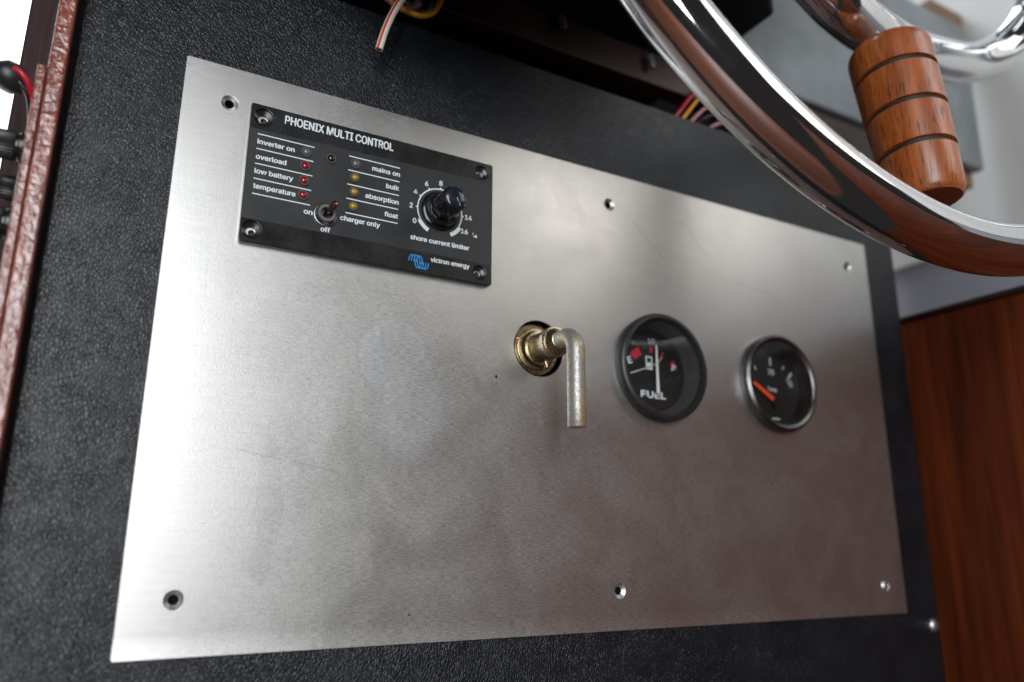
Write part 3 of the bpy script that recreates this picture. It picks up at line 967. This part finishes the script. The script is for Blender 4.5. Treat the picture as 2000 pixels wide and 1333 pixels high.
# ------------------------------------------------------------------ wires
wp = catmull([(118, 112, -20), (104, 82, 3), (92.0, 56.4, 13.0), (86.5, 44.1, 15.0), (82.9, 32.8, 15.0), (80.7, 22.3, 14.0)], 10)
wr = thing('striped_wire', (80.7, 22.3, 14), 'white wire with red stripe and cut end dangling over the leather', 'wire')
MB().tube(wp, 1.85, 18).build('insulation', 'wire_white', wr)
tocam = Vector(CAM)
st = MB()
vs = []
for i, p in enumerate(wp):
    t_ = (wp[min(i + 1, len(wp) - 1)] - wp[max(i - 1, 0)]).normalized()
    side = t_.cross(Vector((0, 0, 1))).normalized()
    nn = side.cross(t_).normalized()
    c0 = None
    for a in (14, 26, 38, 50):
        ar = math.radians(a)
        vs.append(p + (nn * math.cos(ar) + side * math.sin(ar)) * 1.89)
n_ = len(wp)
st.add(vs, [(4 * i + k, 4 * i + k + 1, 4 * i + k + 5, 4 * i + k + 4) for i in range(n_ - 1) for k in range(3)])
st.build('stripe', 'wire_red', wr)
e_ = (wp[-1] - wp[-2]).normalized()
MB().lathe([(1.2, 0.0), (1.15, 0.12), (0.02, 0.14)], wp[-1] + e_ * 0.01, e_, 16).build('copper_end', 'copper', wr)


def wire(name, pts, r, mat, label, group=None):
    o = MB().tube(catmull(pts, 8), r, 12).build(name, mat)
    tag(o, label, 'wire', group)
    return o


wire('looped_wire', [(88, 92, -30), (93.3, 66.5, -6), (100.4, 60.5, -1), (108.0, 59.8, 1), (115.0, 67, 0), (119.0, 82, -4), (120, 105, -30)], 1.5, 'wire_yellow', 'amber wire loop hanging behind the striped wire')
wire('looped_wire', [(76, 90, -30), (85, 74, -9), (93, 67, -6), (101, 65.5, -5), (108, 72, -6), (110, 90, -28)], 1.3, 'wire_pink', 'dusty pink wire loop beside the amber loop')
wire('looped_wire', [(96, 92, -30), (104, 72, -9), (112, 70, -9), (116, 78, -10), (118, 98, -30)], 1.1, 'wire_grey', 'grey wire loop inside the amber loop')
for k, (mt, lab_, p) in enumerate((
        ('wire_crimson', 'crimson wire in the bundle behind the chrome rim', [(282, 57, -5), (290, 69, -2), (306, 86, -8), (330, 100, -40)]),
        ('wire_yellow', 'yellow wire in the bundle behind the chrome rim', [(287, 56, -5), (296, 69, -2), (312, 84, -8), (336, 98, -40)]),
        ('wire_pink', 'pink wire in the bundle behind the chrome rim', [(294, 56, -5), (304, 67, -3), (320, 79, -8), (342, 94, -40)]),
        ('wire_black', 'black wire in the bundle behind the chrome rim', [(300, 57, -7), (312, 66, -5), (327, 76, -10), (346, 90, -40)]),
        ('wire_pink', 'pale pink wire end lowest in the bundle behind the chrome rim', [(308, 54, -5), (318, 61, -3), (332, 70, -8), (350, 86, -40)]))):
    q0 = Vector(p[0])
    pp_ = [(q0.x - 6, q0.y - 12, -22)] + p
    wire('bundle_wire', pp_, 1.15, mt, lab_, 'wire bundle behind the rim')
for p, lab_ in (((199, 97.5, -11), 'small grey wire terminal on the mahogany rail by the amber loop'), ((266, 93, -11), 'small grey wire terminal on the mahogany rail by the wire bundle')):
    t_ = thing('wire_terminal', (p[0], p[1] - 8, p[2]), lab_, 'terminal', 'terminals on the rail')
    MB().lathe([(2.4, -3), (2.6, 0), (2.2, 4), (1.2, 6)], (p[0], p[1], p[2] + 2.4), (0.2, -0.95, 0.1), 16).build('sleeve', 'wire_grey', t_)
    MB().tube([(p[0], p[1], p[2] + 2.4), (p[0] - 2, p[1] + 12, p[2] + 2), (p[0] - 3, p[1] + 30, p[2] - 14)], 1.1, 10).build('lead', 'wire_black', t_)

# ------------------------------------------------------------------ fuse holders on the switch board


def fuse(y, z, r, label, ln=13):
    f_ = thing('fuse_holder', (-52, y - r, z), label, 'fuse holder', 'fuse holders on the thin board')
    MB().lathe([(r * 0.98, 0), (r * 1.05, 0.5), (r * 1.05, 2.2), (r * 0.92, 2.6), (r * 0.92, 3.4)], (-51.55, y, z), (-1, 0, 0), 36).build('collar', 'black_plastic', f_)
    fl2 = lambda a: 1 + 0.03 * math.cos(30 * a)
    MB().lathe([(r * 0.95, 3.6), (r, 4.2), (r * 0.97, ln - 1.0), (r * 0.85, ln), (0.05, ln + 0.2)], (-51.55, y, z), (-1, 0, 0), 180, flute=fl2).build('knurled_cap', 'rubber', f_)


fuse(-57.0, -4, 5.6, 'black knurled fuse holder cap below the red cable')
fuse(-66.5, -24, 5.0, 'black fuse holder cap set further back under the knurled one', 9)
fuse(-88.0, -6, 6.0, 'black fuse holder lowest on the thin mahogany board')
lk = thing('cable_boot', (-62, -36, -6), 'round black rubber boot with a red cable beside the bright window', 'cable')
MB().lathe([(0.05, -7), (3.5, -6.2), (5.8, -3), (6.2, 0), (5.6, 3.2), (3.4, 5.6), (0.05, 6.4)], (-61.5, -27.5, -6), (-0.8, 0.3, 0.2), 28, cap0=False, cap1=False).build('boot', 'rubber', lk)
MB().tube(catmull([(-60, -26.2, -1), (-56.5, -28.5, -0.5), (-53.5, -33, -4), (-52.5, -42, -16)], 8), 1.3, 12).build('red_core', 'wire_crimson', lk)
MB().tube(catmull([(-60.5, -28.5, -3), (-57, -31.2, -3), (-54, -35, -6), (-52.6, -44, -18)], 8), 1.1, 12).build('black_core', 'wire_black', lk)
